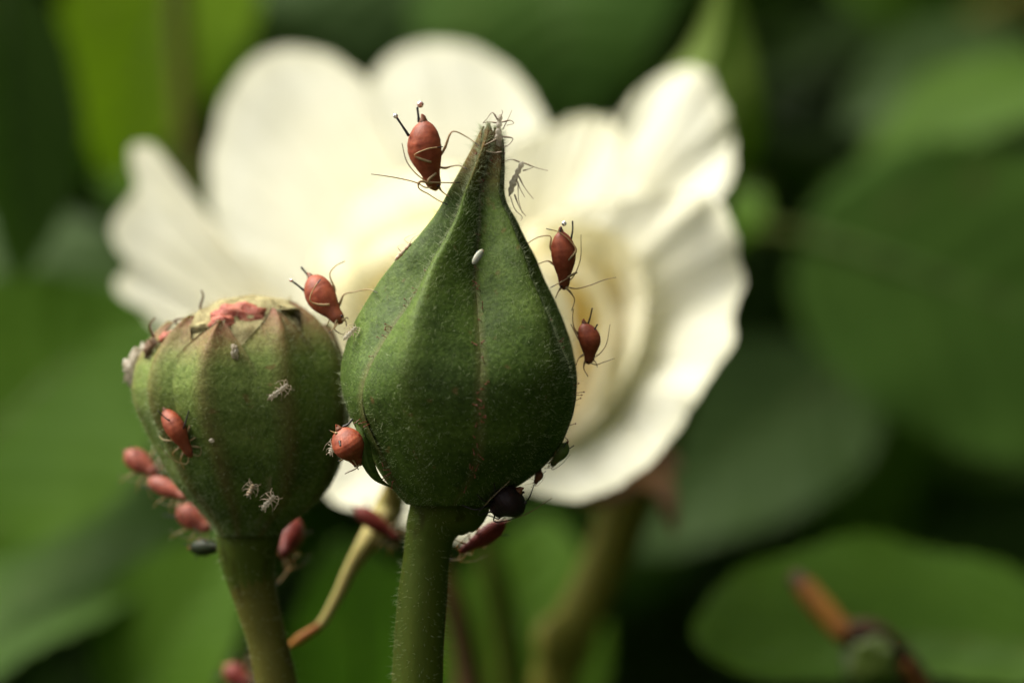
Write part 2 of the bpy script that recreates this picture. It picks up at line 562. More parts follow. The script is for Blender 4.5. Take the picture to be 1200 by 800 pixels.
# ---------------------------------------------------------------- leaves that can be told apart
def leaf(base, tip, width, hint, mat, label, rnd=0.75, droop=0.12, fold=0.18, roll=0.0, name='rose_leaf', stalk=None):
    b, t = np.asarray(base, float), np.asarray(tip, float)
    L = np.linalg.norm(t - b)
    ax = (t - b) / L
    sd = nrm(np.cross(ax, nrm(hint)))
    nn = np.cross(sd, ax)
    x, y, s = leaf_template(25, 85, serr=17, rnd=rnd)
    ss = np.abs(s)
    q = (y * 8.5 - ss * 2.2)
    vein = np.clip(1 - np.abs((q % 1.0) - 0.5) * 9, 0, 1) * (1 - ss) ** 0.3
    quilt = 0.005 * np.abs(np.sin(np.pi * (q - 0.5))) * (1 - ss ** 4)
    z = fold * 0.5 * ss ** 1.2 * np.sin(np.pi * np.clip(y, .05, 1)) - droop * 4 * (y - 0.5) ** 2 + droop + quilt * 1.6
    z = z + roll * s * y
    z = z + 0.012 * np.sin(y * 21 + s * 3) * ss ** 3
    W = width
    pts = b + (x[..., None] * 2 * W / 2) * sd + (y[..., None] * L) * ax + (z[..., None] * W) * nn
    e = thing(name, b, label, 'leaf', 'rose leaves round the flower')
    mb = MB()
    at = np.stack([ss, y, vein * 0.7], -1)
    mb.grid(pts, 0, at)
    part(mb, 'blade', mat, e)
    rib = pts[2:82:8, 12] - nn * 0.15
    mb = MB()
    mb.tube(rib, [W * 0.016 + 0.12, 0.05], 6, 40)
    part(mb, 'midrib', M['vein'], e)
    st = stalk if stalk is not None else b - ax * 16 + np.array([0, 6, -5])
    mb = MB()
    mb.tube([pts[1, 12], (b * 0.6 + st * 0.4) + np.array([0, 0, 0.6]), st], [W * 0.016 + 0.15, 0.5], 7, 14)
    part(mb, 'stalk', M['stem'], e)
    return e

UPF = (0, -0.6, 0.8)
leaf(P(938, 275, 130), P(1480, 480, 130), 29, (-0.28, -0.80, 0.52), M['leaf'], 'broad mid green leaf at the height of the buds, beside the flower', rnd=0.5, roll=0.0, fold=0.03, droop=0.05)
leaf(P(1420, 800, 62), P(832, 765, 46), 25, (-0.25, -0.4, 0.88), M['leaf_bright'], 'bright green rounded leaf behind a curled rusty stalk', droop=0.06, rnd=0.45)
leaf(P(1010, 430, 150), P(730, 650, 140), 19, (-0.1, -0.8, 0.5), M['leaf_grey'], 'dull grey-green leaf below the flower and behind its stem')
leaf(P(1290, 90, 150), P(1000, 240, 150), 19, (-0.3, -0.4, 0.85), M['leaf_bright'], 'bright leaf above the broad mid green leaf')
leaf(P(1210, 50, 170), P(985, 150, 165), 13, (-0.2, -0.7, 0.6), M['leaf_grey'], 'pale greyish leaf beside the pale green bud')
leaf(P(640, -90, 150), P(690, 150, 140), 26, (-0.3, -0.5, 0.8), M['leaf'], 'grey-green leaf hanging down above the notch between petals')
leaf(P(440, -110, 160), P(520, 90, 150), 26, (-0.3, -0.5, 0.8), M['leaf_grey'], 'grey-green leaf above the topmost white petal')
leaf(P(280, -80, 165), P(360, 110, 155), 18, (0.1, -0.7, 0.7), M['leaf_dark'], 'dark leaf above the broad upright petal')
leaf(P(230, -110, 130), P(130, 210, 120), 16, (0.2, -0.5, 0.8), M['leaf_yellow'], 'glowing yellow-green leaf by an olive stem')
leaf(P(150, 190, 140), P(240, 330, 135), 13, (0.2, -0.5, 0.8), M['leaf'], 'small mid green leaf behind the ragged petal tip')
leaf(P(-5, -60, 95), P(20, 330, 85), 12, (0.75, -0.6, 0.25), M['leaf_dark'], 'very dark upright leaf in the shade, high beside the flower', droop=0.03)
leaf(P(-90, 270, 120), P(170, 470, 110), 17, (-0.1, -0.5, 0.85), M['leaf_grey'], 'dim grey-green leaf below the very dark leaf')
leaf(P(-110, 640, 85), P(190, 350, 95), 23, (-0.1, -0.85, 0.5), M['leaf_bright'], 'vivid green leaf beside the damaged bud')
leaf(P(-120, 800, 95), P(330, 590, 85), 23, (-0.1, -0.6, 0.8), M['leaf'], 'large dull green leaf below the damaged bud')
leaf(P(150, 880, 80), P(300, 620, 78), 13, (0.0, -0.6, 0.8), M['leaf_bright'], 'narrow green leaf behind the stem of the damaged bud')
leaf(P(420, 880, 85), P(400, 630, 80), 14, (0.1, -0.6, 0.8), M['leaf'], 'small green leaf between the two bud stems')
leaf(P(600, 900, 90), P(640, 600, 95), 13, (-0.1, -0.6, 0.8), M['leaf_bright'], 'green leaf between the tall bud and the flower stem')
leaf(P(880, 220, 120), P(860, 290, 120), 7, (-0.3, -0.5, 0.8), M['leaf_bright'], 'tiny bright leaf below the pale green bud', stalk=P(905, 240, 150))
leaf(P(1010, 500, 150), P(930, 430, 150), 9, (-0.3, -0.5, 0.8), M['leaf'], 'small leaf in the dark gap above the dull leaf', stalk=P(1030, 530, 170))
leaf(P(1080, 60, 190), P(950, -40, 190), 14, (-0.3, -0.4, 0.85), M['leaf_bright'], 'bright leaf tip at the top beyond the pale bud')

# canes
def cane(name, pts, rad, mat, label, group='rose canes'):
    e = thing(name, pts[0], label, 'stem', group)
    mb = MB()
    mb.tube(pts, rad, 12, 60)
    part(mb, 'bark', mat, e)
    return e
e = cane('rose_cane', [P(215, 330, 118) + np.array([-6, 20, -390]), P(200, 900, 120), P(222, 190, 118), P(212, 60, 118), P(205, -150, 120)], [3.4, 2.6, 0.95, 0.85, 0.8], M['stem_y'], 'olive stem rising beside the yellow-green leaf')
e = cane('rose_cane', [np.array([260.0, 240, GZ]), P(1500, 600, 215), P(1390, 200, 200), P(1230, 0, 190), P(1100, 50, 186), P(1020, 98, 185)], [4, 2.8, 2.2, 1.9, 1.7, 1.0], M['stem_y'], 'brownish cane slanting behind the pale greyish leaf')
e = cane('rose_cane', [P(540, 2000, 60) + np.array([0, 0, -200]), P(560, 900, 55), P(548, 790, 55), P(528, 690, 52), P(505, 640, 50)], [2.4, 1.1, 0.75, 0.6, 0.4], M['stem_r'], 'thin reddish-brown shoot beside the stem of the tall bud')
e = cane('rose_cane', [P(640, 2000, 80) + np.array([0, 0, -200]), P(600, 900, 72), P(590, 720, 70), P(560, 600, 68)], [2.4, 1.2, 0.9, 0.6], M['stem'], 'green shoot behind the stem of the tall bud')
BASE = np.array([-8.0, 40.0, GZ])
e = cane('rose_cane', [BASE, BASE * .6 + np.array([5, 0, -60]), np.array([-2, 22, -150]), np.array([-3.5, 6, -70.0])], [6, 5, 3.6, 2.4], M['stem'], 'main green cane carrying both buds')

# ---------------------------------------------------------------- buds
class Profile:
    """Outline of a bud read from the picture: rows of (py, left px, right px)."""
    def __init__(self, rows, depth):
        r = np.array(rows, float)
        self.py, self.l, self.r, self.depth = r[:, 0], r[:, 1], r[:, 2], depth
        self.k = (DIST + depth) / DIST / PPM
    def at(self, py):
        pts = np.stack([self.py, self.l, self.r], 1)
        from bisect import bisect
        def f(col):
            return np.interp(py, self.py, col)
        # light smoothing of the linear rows
        h = 5.0
        l = (np.interp(py - h, self.py, self.l) + 2 * f(self.l) + np.interp(py + h, self.py, self.l)) / 4
        rr = (np.interp(py - h, self.py, self.r) + 2 * f(self.r) + np.interp(py + h, self.py, self.r)) / 4
        return l, rr
    norm = None
    def point(self, py, th, mod):
        l, r = self.at(py)
        mL, mR = self.norm(py) if self.norm else (1.0, 1.0)
        hw = (r - l) / (mL + mR)
        c = l + hw * mL
        R = hw * self.k * mod
        p = P(c, py, self.depth)
        return p + np.array([math.sin(th) * R, -math.cos(th) * R, 0])

def sepal_grid(prof, thc, halfw, py0, py1, modfn, nu=29, nv=90, lift=0.0, edge_lift=0.05, wob=0.0):
    g = np.zeros((nv, nu, 3))
    at = np.zeros((nv, nu, 3))
    for j in range(nv):
        v = j / (nv - 1)
        py = py0 + (py1 - py0) * v
        hw = halfw(v)
        for i in range(nu):
            u = -1 + 2 * i / (nu - 1)
            th = thc + u * hw * (1 + wob * math.sin(v * 9 + thc * 5))
            m = modfn(u, v, py, th)
            p = prof.point(py, th, m)
            out = np.array([math.sin(th), -math.cos(th), 0])
            k = (lift + edge_lift * (max(0, abs(u) - 0.86) / 0.14) ** 1.5) * min(1, v * 6)
            k += 0.035 * noise.noise(Vector((th * 3, v * 9, thc)))
            g[j, i] = p + out * k
            at[j, i] = (abs(u), v, u)
    return g, at

def normals_of(g):
    du = np.gradient(g, axis=1)
    dv = np.gradient(g, axis=0)
    n = np.cross(du, dv)
    n /= np.maximum(np.linalg.norm(n, axis=2, keepdims=True), 1e-9)
    return n

def hairs_on(g, count, length, rad, tilt=(0, 0, 0.3), where=None):
    """Thin tapered hairs rooted on a sepal grid."""
    n = normals_of(g)
    nv, nu = g.shape[:2]
    V, F = [], []
    o = 0
    for _ in range(count):
        j, i = random.uniform(0, nv - 1.01), random.uniform(0, nu - 1.01)
        if where and random.random() > where(j / (nv - 1), i / (nu - 1)):
            continue
        a, b = int(j), int(i)
        fj, fi = j - a, i - b
        p = (g[a, b] * (1 - fj) + g[a + 1, b] * fj) * (1 - fi) + (g[a, b + 1] * (1 - fj) + g[a + 1, b + 1] * fj) * fi
        nn = n[a, b]
        d = nrm(nn + np.array(tilt) + rng.normal(0, 0.4, 3))
        L = random.uniform(*length)
        s = nrm(np.cross(d, rng.normal(0, 1, 3)))
        w = np.cross(d, s)
        bend = rng.normal(0, 0.22, 3) * L
        mid = p + d * L * 0.55
        tip = p + d * L + bend
        r = rad * random.uniform(0.6, 1.3)
        ring0 = [p - nn * 0.02 + r * (math.cos(t) * s + math.sin(t) * w) for t in (0, 2.09, 4.19)]
        ring1 = [mid + r * 0.8 * (math.cos(t) * s + math.sin(t) * w) for t in (0, 2.09, 4.19)]
        V += ring0 + ring1 + [tip]
        for q in range(3):
            q2 = (q + 1) % 3
            F.append((o + q, o + q2, o + 3 + q2, o + 3 + q))
            F.append((o + 3 + q, o + 3 + q2, o + 6))
        o += 7
    return V, F

def stem_tube(rows, depth, extra):
    """Centre line and radii of a stem from picture rows (py, left, right), then on to the cane."""
    k = (DIST + depth) / DIST / PPM
    pts = [P((l + r) / 2, py, depth) for py, l, r in rows]
    rad = [(r - l) / 2 * k for py, l, r in rows]
    return pts + [np.asarray(x) for x, _ in extra], rad + [q for _, q in extra]

# --- the sharp bud with its closed pointed tip
profA = Profile([(144, 573, 576), (148, 569, 581), (153, 565, 585), (165, 560, 590), (180, 552, 591), (200, 542, 591), (225, 528, 590), (240, 520, 594), (255, 510, 604),
                 (280, 490, 616), (300, 470, 627), (325, 450, 637), (350, 434, 650), (375, 419, 661), (400, 408, 669), (425, 402, 674), (445, 401, 676),
                 (465, 404, 675), (485, 411, 671), (505, 421, 664), (520, 429, 658), (535, 437, 647), (550, 445, 633), (562, 452, 618), (572, 460, 602), (580, 467, 588), (588, 474, 576), (594, 480, 566)], 0.0)
budA = thing('rose_bud', P(500, 800, 1), 'sharp green pointed rosebud, tightly closed, with downy sepals', 'rosebud', 'rosebuds')
SEAM = math.radians(10)
def modA(u, v, py, th):
    up = np.clip((500 - py) / 235, 0, 1)
    up = up * up * (3 - 2 * up)
    a = abs(u)
    ridge = math.exp(-(u / 0.34) ** 2)
    star = up * (0.17 * ridge - 0.70 * (a ** 1.1) * (0.75 + 0.25 * min(1, max(0, (380 - py) / 90)))) * (1 if py > 190 else max(0.2, (py - 140) / 50))
    star += up * 0.18
    low = (1 - up)
    seam = -0.012 * low * math.exp(-((a - 1) / 0.06) ** 2)
    belly = 0.012 * low * (1 - a * a)
    return 1 + star + seam + belly
_nc = {}
def normA(py):
    key = round(py, 2)
    if key not in _nc:
        L = R = 0.0
        for q in range(0, 360, 3):
            th = math.radians(q)
            u = (((th - SEAM) / math.radians(72)) % 1.0) * 2 - 1
            m = modA(u, 0.5, py, th)
            L, R = max(L, -m * math.sin(th)), max(R, m * math.sin(th))
        _nc[key] = (L, R)
    return _nc[key]
profA.norm = normA
for k in range(5):
    thc = SEAM - math.radians(36) + k * math.radians(72)
    py1 = [145, 149, 151, 150, 148][k]
    gA, atA = sepal_grid(profA, thc, lambda v, k=k: math.radians(39 if k == 4 else 36.6) * (1 if v < 0.975 else 1 - 0.6 * ((v - 0.975) / 0.025) ** 1.6), 590, py1, modA, nu=33, nv=150, lift=[0.0, 0.02, 0.03, -0.01, 0.08][k], edge_lift=0.035)
    mb = MB()
    mb.grid(gA, 0, atA)
    sp = part(mb, 'sepal', M['sepal'], budA)
    if True:
        V, F = hairs_on(gA, 6500 if k in (0, 1) else 3000, (0.06, 0.2), 0.0035, (0, 0, 0.35), lambda v, u: 0.3 + 0.45 * v + 0.6 * math.exp(-((u - 0.5) / 0.1) ** 2))
        V2, F2 = hairs_on(gA, 1500, (0.2, 0.45), 0.0045, (0, 0, 0.3), lambda v, u: v ** 1.5)
        mb = MB()
        mb.add(V, F)
        mb.add(V2, F2)
        h = part(mb, 'down', M['hair'], sp, root=budA)
        h['kind'] = 'stuff'
        mb = MB()
        n = normals_of(gA)
        for _ in range(46):
            j = int(random.uniform(8, 140)); i = random.choice([0, 1, 31, 32, 2, 30])
            p, nn = gA[j, i], nrm(n[j, i] + rng.normal(0, .3, 3))
            L = random.uniform(0.18, 0.34)
            mb.tube([p - nn * 0.03, p + nn * L], [0.014, 0.011], 5, 3)
            mb.ball(p + nn * L, 0.03, 0, 4)
        gh = part(mb, 'gland_hairs', M['gland'], sp, root=budA)
        gh['kind'] = 'stuff'
mb = MB()
rows = [(570, 468, 590), (580, 470, 580), (590, 473, 573), (600, 475, 558), (612, 476, 542), (628, 475, 532), (650, 473, 527), (700, 466, 524), (760, 461, 520), (800, 459, 519)]
pts, rad = stem_tube(rows, 1.0, [((-4.2, 2, -25), 0.95), ((-3.7, 4.5, -50), 1.05), ((-3.5, 6, -72), 1.2)])
mb.tube(pts[:8], rad[:7] + [rad[7] * 0.97], 24, 90)
part(mb, 'receptacle', M['stem'], budA)
mb = MB()
mb.tube(pts[4:], [rad[4] * 0.9, rad[5] * 0.93, rad[6] * 0.985] + rad[7:], 20, 320)
st = part(mb, 'stem', M['stem'], budA)
def stem_down(pts, rad, n, owner, root):
    mb = MB()
    cl = catmull(pts, 200)
    kn = np.r_[0, np.cumsum(np.linalg.norm(np.diff(np.array(pts), axis=0), axis=1))]
    kn = kn / kn[-1]
    V, F = [], []
    for _ in range(n):
        t_ = random.random() ** 1.6 * 0.5
        c = cl[int(t_ * 199)]
        r = np.interp(t_, kn, rad)
        a = random.uniform(0, 2 * math.pi)
        o = nrm([math.cos(a), math.sin(a), random.uniform(-.4, .2)])
        p = c + o * r * 0.98
        tip = c + o * (r + random.uniform(0.1, 0.32)) + rng.normal(0, 0.04, 3)
        w = nrm(np.cross(o, rng.normal(0, 1, 3))) * 0.006
        k = len(V)
        V += [p - w, p + w, p + np.cross(o, w), tip]
        F += [(k, k + 1, k + 3), (k + 1, k + 2, k + 3), (k + 2, k, k + 3)]
    mb.add(V, F)
    h = part(mb, 'down', M['hair'], owner, root=root)
    h['kind'] = 'stuff'
stem_down(pts, rad, 2600, st, budA)
mb = MB()
for _ in range(90):
    t_ = random.uniform(0.15, 0.75)
    c = catmull(pts, 140)[int(t_ * 139)]
    r = np.interp(t_, np.linspace(0, 1, len(rad)), rad)
    a = random.uniform(0, 2 * math.pi)
    o = np.array([math.cos(a), math.sin(a), random.uniform(-.3, .2)])
    L = random.uniform(0.25, 0.5)
    mb.tube([c + o * r * 0.95, c + o * (r + L)], [0.013, 0.009], 5, 3)
    mb.ball(c + o * (r + L), 0.028, 0, 4)
h = part(mb, 'gland_hairs', M['gland'], st, root=budA); h['kind'] = 'stuff'
# narrow side lobe of a sepal, bent away low on the bud
mb = MB()
lob = [P(428, 470, -1), P(431, 505, -1.6), P(436, 540, -1.8), P(447, 562, -1.5), P(462, 572, -1)]
cl = catmull(lob, 24)
gl = np.zeros((24, 7, 3)); al = np.zeros((24, 7, 3))
for j in range(24):
    w = 0.55 * math.sin(math.pi * min(1, 0.08 + j / 23 * 0.9)) ** 0.7
    for i in range(7):
        s = (i - 3) / 3
        gl[j, i] = cl[j] + np.array([-0.2 + 0.25 * s, 0.0, 0.0]) * w * 2 + np.array([0, 0.5 * abs(s) * w, 0])
        al[j, i] = (abs(s) * 0.9, 0.5, s)
mb.grid(gl, 0, al)
part(mb, 'sepal_lobe', M['sepal'], budA)

# --- the damaged bud beside it
DB = 5.0
profB = Profile([(350, 262, 332), (356, 245, 348), (364, 228, 360), (375, 212, 374), (390, 194, 386), (410, 179, 395), (430, 171, 401), (455, 168, 404), (480, 172, 406), (505, 182, 405),
                 (530, 193, 401), (550, 203, 395), (570, 214, 386), (590, 231, 370), (605, 243, 350), (618, 252, 334), (630, 258, 325)], DB)
budB = thing('rose_bud', P(310, 800, 6), 'squat damaged rosebud with blunt browned top and red petal scrap', 'rosebud', 'rosebuds')
seps = [(27, 33, 361, 0.10), (-16, 31, 376, 0.2), (-52, 32, 370, 0.08), (68, 33, 353, 0.03), (-88, 30, 376, 0.16), (112, 34, 380, 0.1), (160, 36, 372, 0.04), (-140, 36, 376, 0.1)]
for q, (dc, hwd, pyt, lift) in enumerate(seps):
    def hwf(v, hwd=hwd):
        s = 1.0 if v < 0.66 else max(0.04, 1 - ((v - 0.66) / 0.35) ** 2.0)
        return math.radians(hwd) * s
    def modB(u, v, py, th):
        return 1.0 + 0.075 * math.exp(-(u / 0.3) ** 2) * min(1, v * 1.6) - 0.06 * abs(u) ** 1.5 + 0.05 * max(0, (v - 0.86) / 0.14) ** 2
    gB, atB = sepal_grid(profB, math.radians(dc), hwf, 626, pyt, modB, nu=21, nv=80, lift=lift, edge_lift=0.09, wob=0.03)
    mb = MB()
    mb.grid(gB, 0, atB)
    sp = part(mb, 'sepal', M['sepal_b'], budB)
    if q < 5:
        V, F = hairs_on(gB, 1500, (0.08, 0.24), 0.004, (0, 0, 0.35))
        mb = MB()
        mb.add(V, F)
        h = part(mb, 'down', M['hair'], sp, root=budB)
        h['kind'] = 'stuff'
mb = MB()
core = np.zeros((60, 64, 3))
for j in range(60):
    py = 620 + (352 - 620) * j / 59
    for i in range(64):
        th = 2 * math.pi * i / 64
        p = profB.point(py, th, 0.93 - 0.02 * (j / 59))
        nz = noise.noise(Vector((math.cos(th) * 3, math.sin(th) * 3, py * .06)))
        core[j, i] = p * 1.0 + np.array([math.sin(th), -math.cos(th), 0.4]) * (nz * 0.2 + 0.12 * noise.noise(Vector((math.cos(th) * 11, math.sin(th) * 11, py * .25))))
mb.grid(core, 0, None, closed=True)
top = core[-1].mean(0) + np.array([0, 0, 0.25])
mb.add(np.vstack([core[-1], top[None]]), [(i, (i + 1) % 64, 64) for i in range(64)])
ip = part(mb, 'inner_petals', M['dry'], budB)
cg = np.concatenate([core[36:], core[36:, :1]], 1)
V, F = hairs_on(cg, 2600, (0.12, 0.4), 0.006, (0, 0, 0.5))
mb = MB()
mb.add(V, F)
h = part(mb, 'down', M['fuzz'], ip, root=budB)
h['kind'] = 'stuff'

def crumple(center, size, n, amp, seed, axes=None):
    """A small crumpled scrap as a closed uneven lump."""
    gg = np.zeros((14, 22, 3))
    for j in range(14):
        ph = 0.03 + (math.pi - 0.06) * j / 13
        for i in range(22):
            t = 2 * math.pi * i / 22
            d = np.array([math.sin(ph) * math.cos(t), math.sin(ph) * math.sin(t), math.cos(ph)])
            k = 1 + amp * noise.noise(Vector(d * n + np.array([seed, 0, 0]))) + 0.5 * amp * noise.noise(Vector(d * n * 2.3 + np.array([0, seed, 0])))
            gg[j, i] = d * k * np.asarray(size)
    if axes is not None:
        gg = gg @ np.asarray(axes, float)
    return gg + np.asarray(center)
for (px, py, y, sx, sz, mt, nm) in [(282, 373, 3.1, 1.25, 0.6, 'red_petal', 'red_petal_scrap'), (262, 380, 2.6, 0.55, 0.4, 'red_petal', 'red_petal_scrap'),
                                    (238, 384, 2.9, 0.55, 0.22, 'dry', 'dry_petal_scrap'), (312, 357, 4.4, 0.35, 0.14, 'dry_brown', 'dry_petal_scrap'), (203, 396, 3.6, 0.5, 0.3, 'red_petal', 'red_petal_scrap'),
                                    (178, 412, 4.4, 0.3, 0.5, 'dry_brown', 'dry_petal_scrap'), (333, 362, 3.7, 0.55, 0.14, 'dry', 'dry_petal_scrap')]:
    mb = MB()
    mb.grid(crumple(P(px, py, y), (sx, 0.6, sz), 2.4, 0.35 if 'red' in nm else 0.5, px), 0, None, closed=True)
    part(mb, nm, M[mt], budB)
for pl in [[(238, 372), (235, 358), (238, 346), (236, 340)], [(180, 395), (176, 380), (182, 372)], [(214, 385), (205, 376), (222, 372)]]:
    mb = MB()
    mb.tube([P(a, b, 4) for a, b in pl], [0.07, 0.03], 6, 14)
    part(mb, 'withered_stamen', M['dry_brown'], budB)
mb = MB()
rows = [(600, 248, 340), (612, 252, 333), (622, 253, 330), (640, 254, 326), (670, 263, 322), (700, 274, 325), (750, 290, 336), (800, 300, 348)]
pts, rad = stem_tube(rows, 5.5, [((-8.2, 7, -26), 0.95), ((-5.5, 7, -50), 1.05), ((-3.6, 6.5, -74), 1.2)])
mb.tube(pts[:6], rad[:5] + [rad[5] * 0.96], 24, 70)
part(mb, 'receptacle', M['stem'], budB)
mb = MB()
mb.tube(pts[2:], [rad[2] * 0.85, rad[3] * 0.93, rad[4] * 0.985] + rad[5:], 18, 300)
st = part(mb, 'stem', M['stem_y'], budB)
stem_down(pts, rad, 2000, st, budB)

# --- the pale bud rising behind the flower
DC = 62.0
profC = Profile([(-75, 846, 852), (-40, 842, 860), (0, 835, 868), (30, 826, 873), (60, 812, 880), (85, 790, 887), (110, 765, 894), (135, 755, 900), (160, 754, 899), (180, 762, 892), (200, 778, 880), (215, 795, 866), (226, 806, 852)], DC)
budC = thing('rose_bud', P(840, 400, DC), 'pale green pointed bud rising behind the white flower', 'rosebud', 'rosebuds')
for k in range(5):
    def modC(u, v, py, th):
        up = np.clip((150 - py) / 100, 0, 1)
        return 1 + up * (0.22 * math.exp(-(u / 0.22) ** 2) - 0.24 * abs(u) ** 2 + 0.08)
    gC, atC = sepal_grid(profC, math.radians(-12 + 72 * k), lambda v: math.radians(36.6), 224, -70, modC, nu=17, nv=60)
    mb = MB()
    mb.grid(gC, 0, atC)
    part(mb, 'sepal', M['sepal_c'], budC)
mb = MB()
mb.tube([P(826, 208, DC), P(829, 235, DC), P(826, 300, DC + 3), P(800, 460, DC + 10), P(745, 600, DC + 12), P(672, 760, DC + 12), np.array([10, 70, -120.0]), np.array([5, 50, GZ])], [2.1, 1.4, 1.0, 1.0, 1.0, 1.2, 2.5, 4], 12, 110)
part(mb, 'stem', M['stem'], budC)

# ---------------------------------------------------------------- the white rose
flower = thing('rose_flower', P(690, 470, 58), 'open cream-white rose with ragged petals behind the buds', 'flower')
def petal(base, outline, cup, mat, ripple=0.5, kr=9, seed=0, power=1.0, nu=110, nv=34, curl=0.0, name='petal'):
    b = P(*base)
    ed = catmull([P(*o) for o in outline], nu)
    g = np.zeros((nv, nu, 3)); at = np.zeros((nv, nu, 3))
    for j in range(nv):
        v = j / (nv - 1)
        for i in range(nu):
            u = i / (nu - 1)
            s = 0.06 + 0.94 * v
            p = b + (ed[i] - b) * s
            dep = cup * math.sin(math.pi * min(1, s)) * (0.6 + 0.4 * math.sin(math.pi * u))
            dep += (s ** power - s) * (ed[i][1] - b[1])
            nzv = noise.noise(Vector((u * kr + seed, v * 1.6, seed * 1.7)))
            dep += ripple * v ** 2 * nzv * 2.2 + 0.3 * ripple * v ** 4 * math.sin(u * kr * 5 + seed + 2 * nzv) + 0.5 * ripple * v ** 3 * noise.noise(Vector((u * 34, v * 5, seed)))
            dep += curl * max(0, v - 0.75) ** 2 * 16
            p = p + np.array([0, dep, 0])
            # small nicks along the rim
            rim = noise.noise(Vector((u * 26 + seed, seed, 0))) * 0.5 + 0.3 * noise.noise(Vector((u * 70, seed, 4)))
            p = p + (ed[i] - b) / np.linalg.norm(ed[i] - b) * rim * 0.7 * ripple * v ** 6
            g[j, i] = p
            at[j, i] = (u, v, 0)
    mb = MB()
    mb.grid(g, 0, at)
    return part(mb, name, mat, flower)

W, Y = M['petal'], M['petal_y']
# back row
petal((600, 400, 50), [(420, 330, 60), (428, 200, 66), (432, 120, 68), (440, 88, 69), (462, 64, 69), (500, 50, 69), (545, 53, 68), (590, 76, 66), (620, 110, 63), (638, 145, 60), (648, 200, 56), (650, 280, 52)], 0.8, W, 0.6, 6, 1)
petal((560, 420, 48), [(330, 430, 50), (285, 370, 54), (266, 320, 58), (252, 265, 61), (245, 212, 63), (252, 150, 65), (270, 102, 66), (300, 68, 66), (340, 56, 65), (380, 62, 63), (415, 82, 61), (437, 104, 59), (455, 150, 56), (478, 230, 51)], 0.8, W, 0.7, 5, 2)
petal((410, 465, 42), [(400, 520, 40), (280, 440, 45), (200, 392, 48), (178, 380, 48), (165, 362, 49), (146, 352, 49), (134, 328, 50), (150, 310, 50), (139, 294, 50), (130, 264, 51), (144, 240, 51), (158, 222, 51), (152, 190, 52), (154, 171, 52), (172, 168, 52), (182, 174, 51), (185, 200, 51), (191, 230, 50), (203, 256, 50), (228, 276, 49), (262, 294, 48), (330, 310, 47)], 0.6, W, 0.4, 5, 3)
petal((600, 420, 50), [(700, 330, 53), (716, 230, 56), (722, 158, 58), (735, 125, 58), (764, 96, 58), (800, 80, 57), (826, 86, 55), (846, 125, 53), (861, 175, 50), (857, 205, 49), (838, 238, 48), (800, 330, 47)], 0.8, W, 0.8, 8, 4)
petal((590, 430, 49), [(560, 270, 51), (585, 195, 53), (605, 168, 54), (640, 152, 54), (680, 137, 53), (708, 138, 52), (724, 152, 50), (745, 200, 48), (765, 260, 46), (770, 320, 45)], 1.2, W, 0.6, 6, 5)
# lower petals
petal((600, 430, 48), [(640, 250, 42), (720, 235, 39), (800, 228, 37), (842, 234, 36), (857, 262, 35), (867, 300, 34), (875, 327, 34), (864, 355, 34), (857, 376, 34), (861, 396, 33), (843, 424, 33), (826, 450, 32), (800, 492, 32), (781, 520, 32), (750, 550, 31), (715, 574, 31), (670, 586, 31), (632, 580, 31), (600, 570, 31), (560, 560, 32)], 1.0, W, 0.9, 10, 6)
petal((590, 440, 49), [(620, 560, 34), (590, 605, 31), (550, 630, 30), (505, 628, 30), (470, 612, 30), (430, 598, 31), (395, 590, 32), (372, 565, 34), (330, 500, 38), (300, 440, 40)], 2.0, W, 0.5, 7, 7)
# inner, creamier petals
petal((590, 430, 48), [(640, 540, 37), (690, 500, 36), (728, 450, 36), (752, 390, 37), (756, 330, 38), (735, 285, 39), (700, 264, 40), (650, 258, 41), (610, 265, 42)], 4.5, Y, 0.5, 5, 8)
petal((580, 440, 48), [(420, 470, 34), (385, 400, 33), (362, 345, 33), (362, 310, 33), (378, 275, 33), (398, 245, 34), (430, 218, 35), (470, 198, 36), (520, 190, 37), (570, 200, 38)], 4.0, Y, 0.45, 5, 9, curl=1.2)
petal((575, 440, 46), [(430, 440, 34), (408, 390, 33), (402, 350, 33), (412, 315, 33), (440, 285, 33), (480, 265, 34), (530, 255, 35), (590, 255, 36)], 4.0, Y, 0.4, 5, 10, curl=0.9)
petal((575, 440, 44), [(470, 470, 34), (445, 420, 33), (440, 370, 33), (455, 330, 33), (500, 305, 33), (560, 300, 34), (620, 310, 34), (660, 340, 34), (670, 400, 34), (650, 470, 34)], 3.0, Y, 0.4, 5, 11)
petal((640, 440, 46), [(600, 540, 36), (650, 530, 36), (695, 480, 36), (712, 420, 36), (715, 365, 37), (695, 320, 38), (660, 300, 39), (620, 300, 40)], 4.0, Y, 0.4, 5, 12)
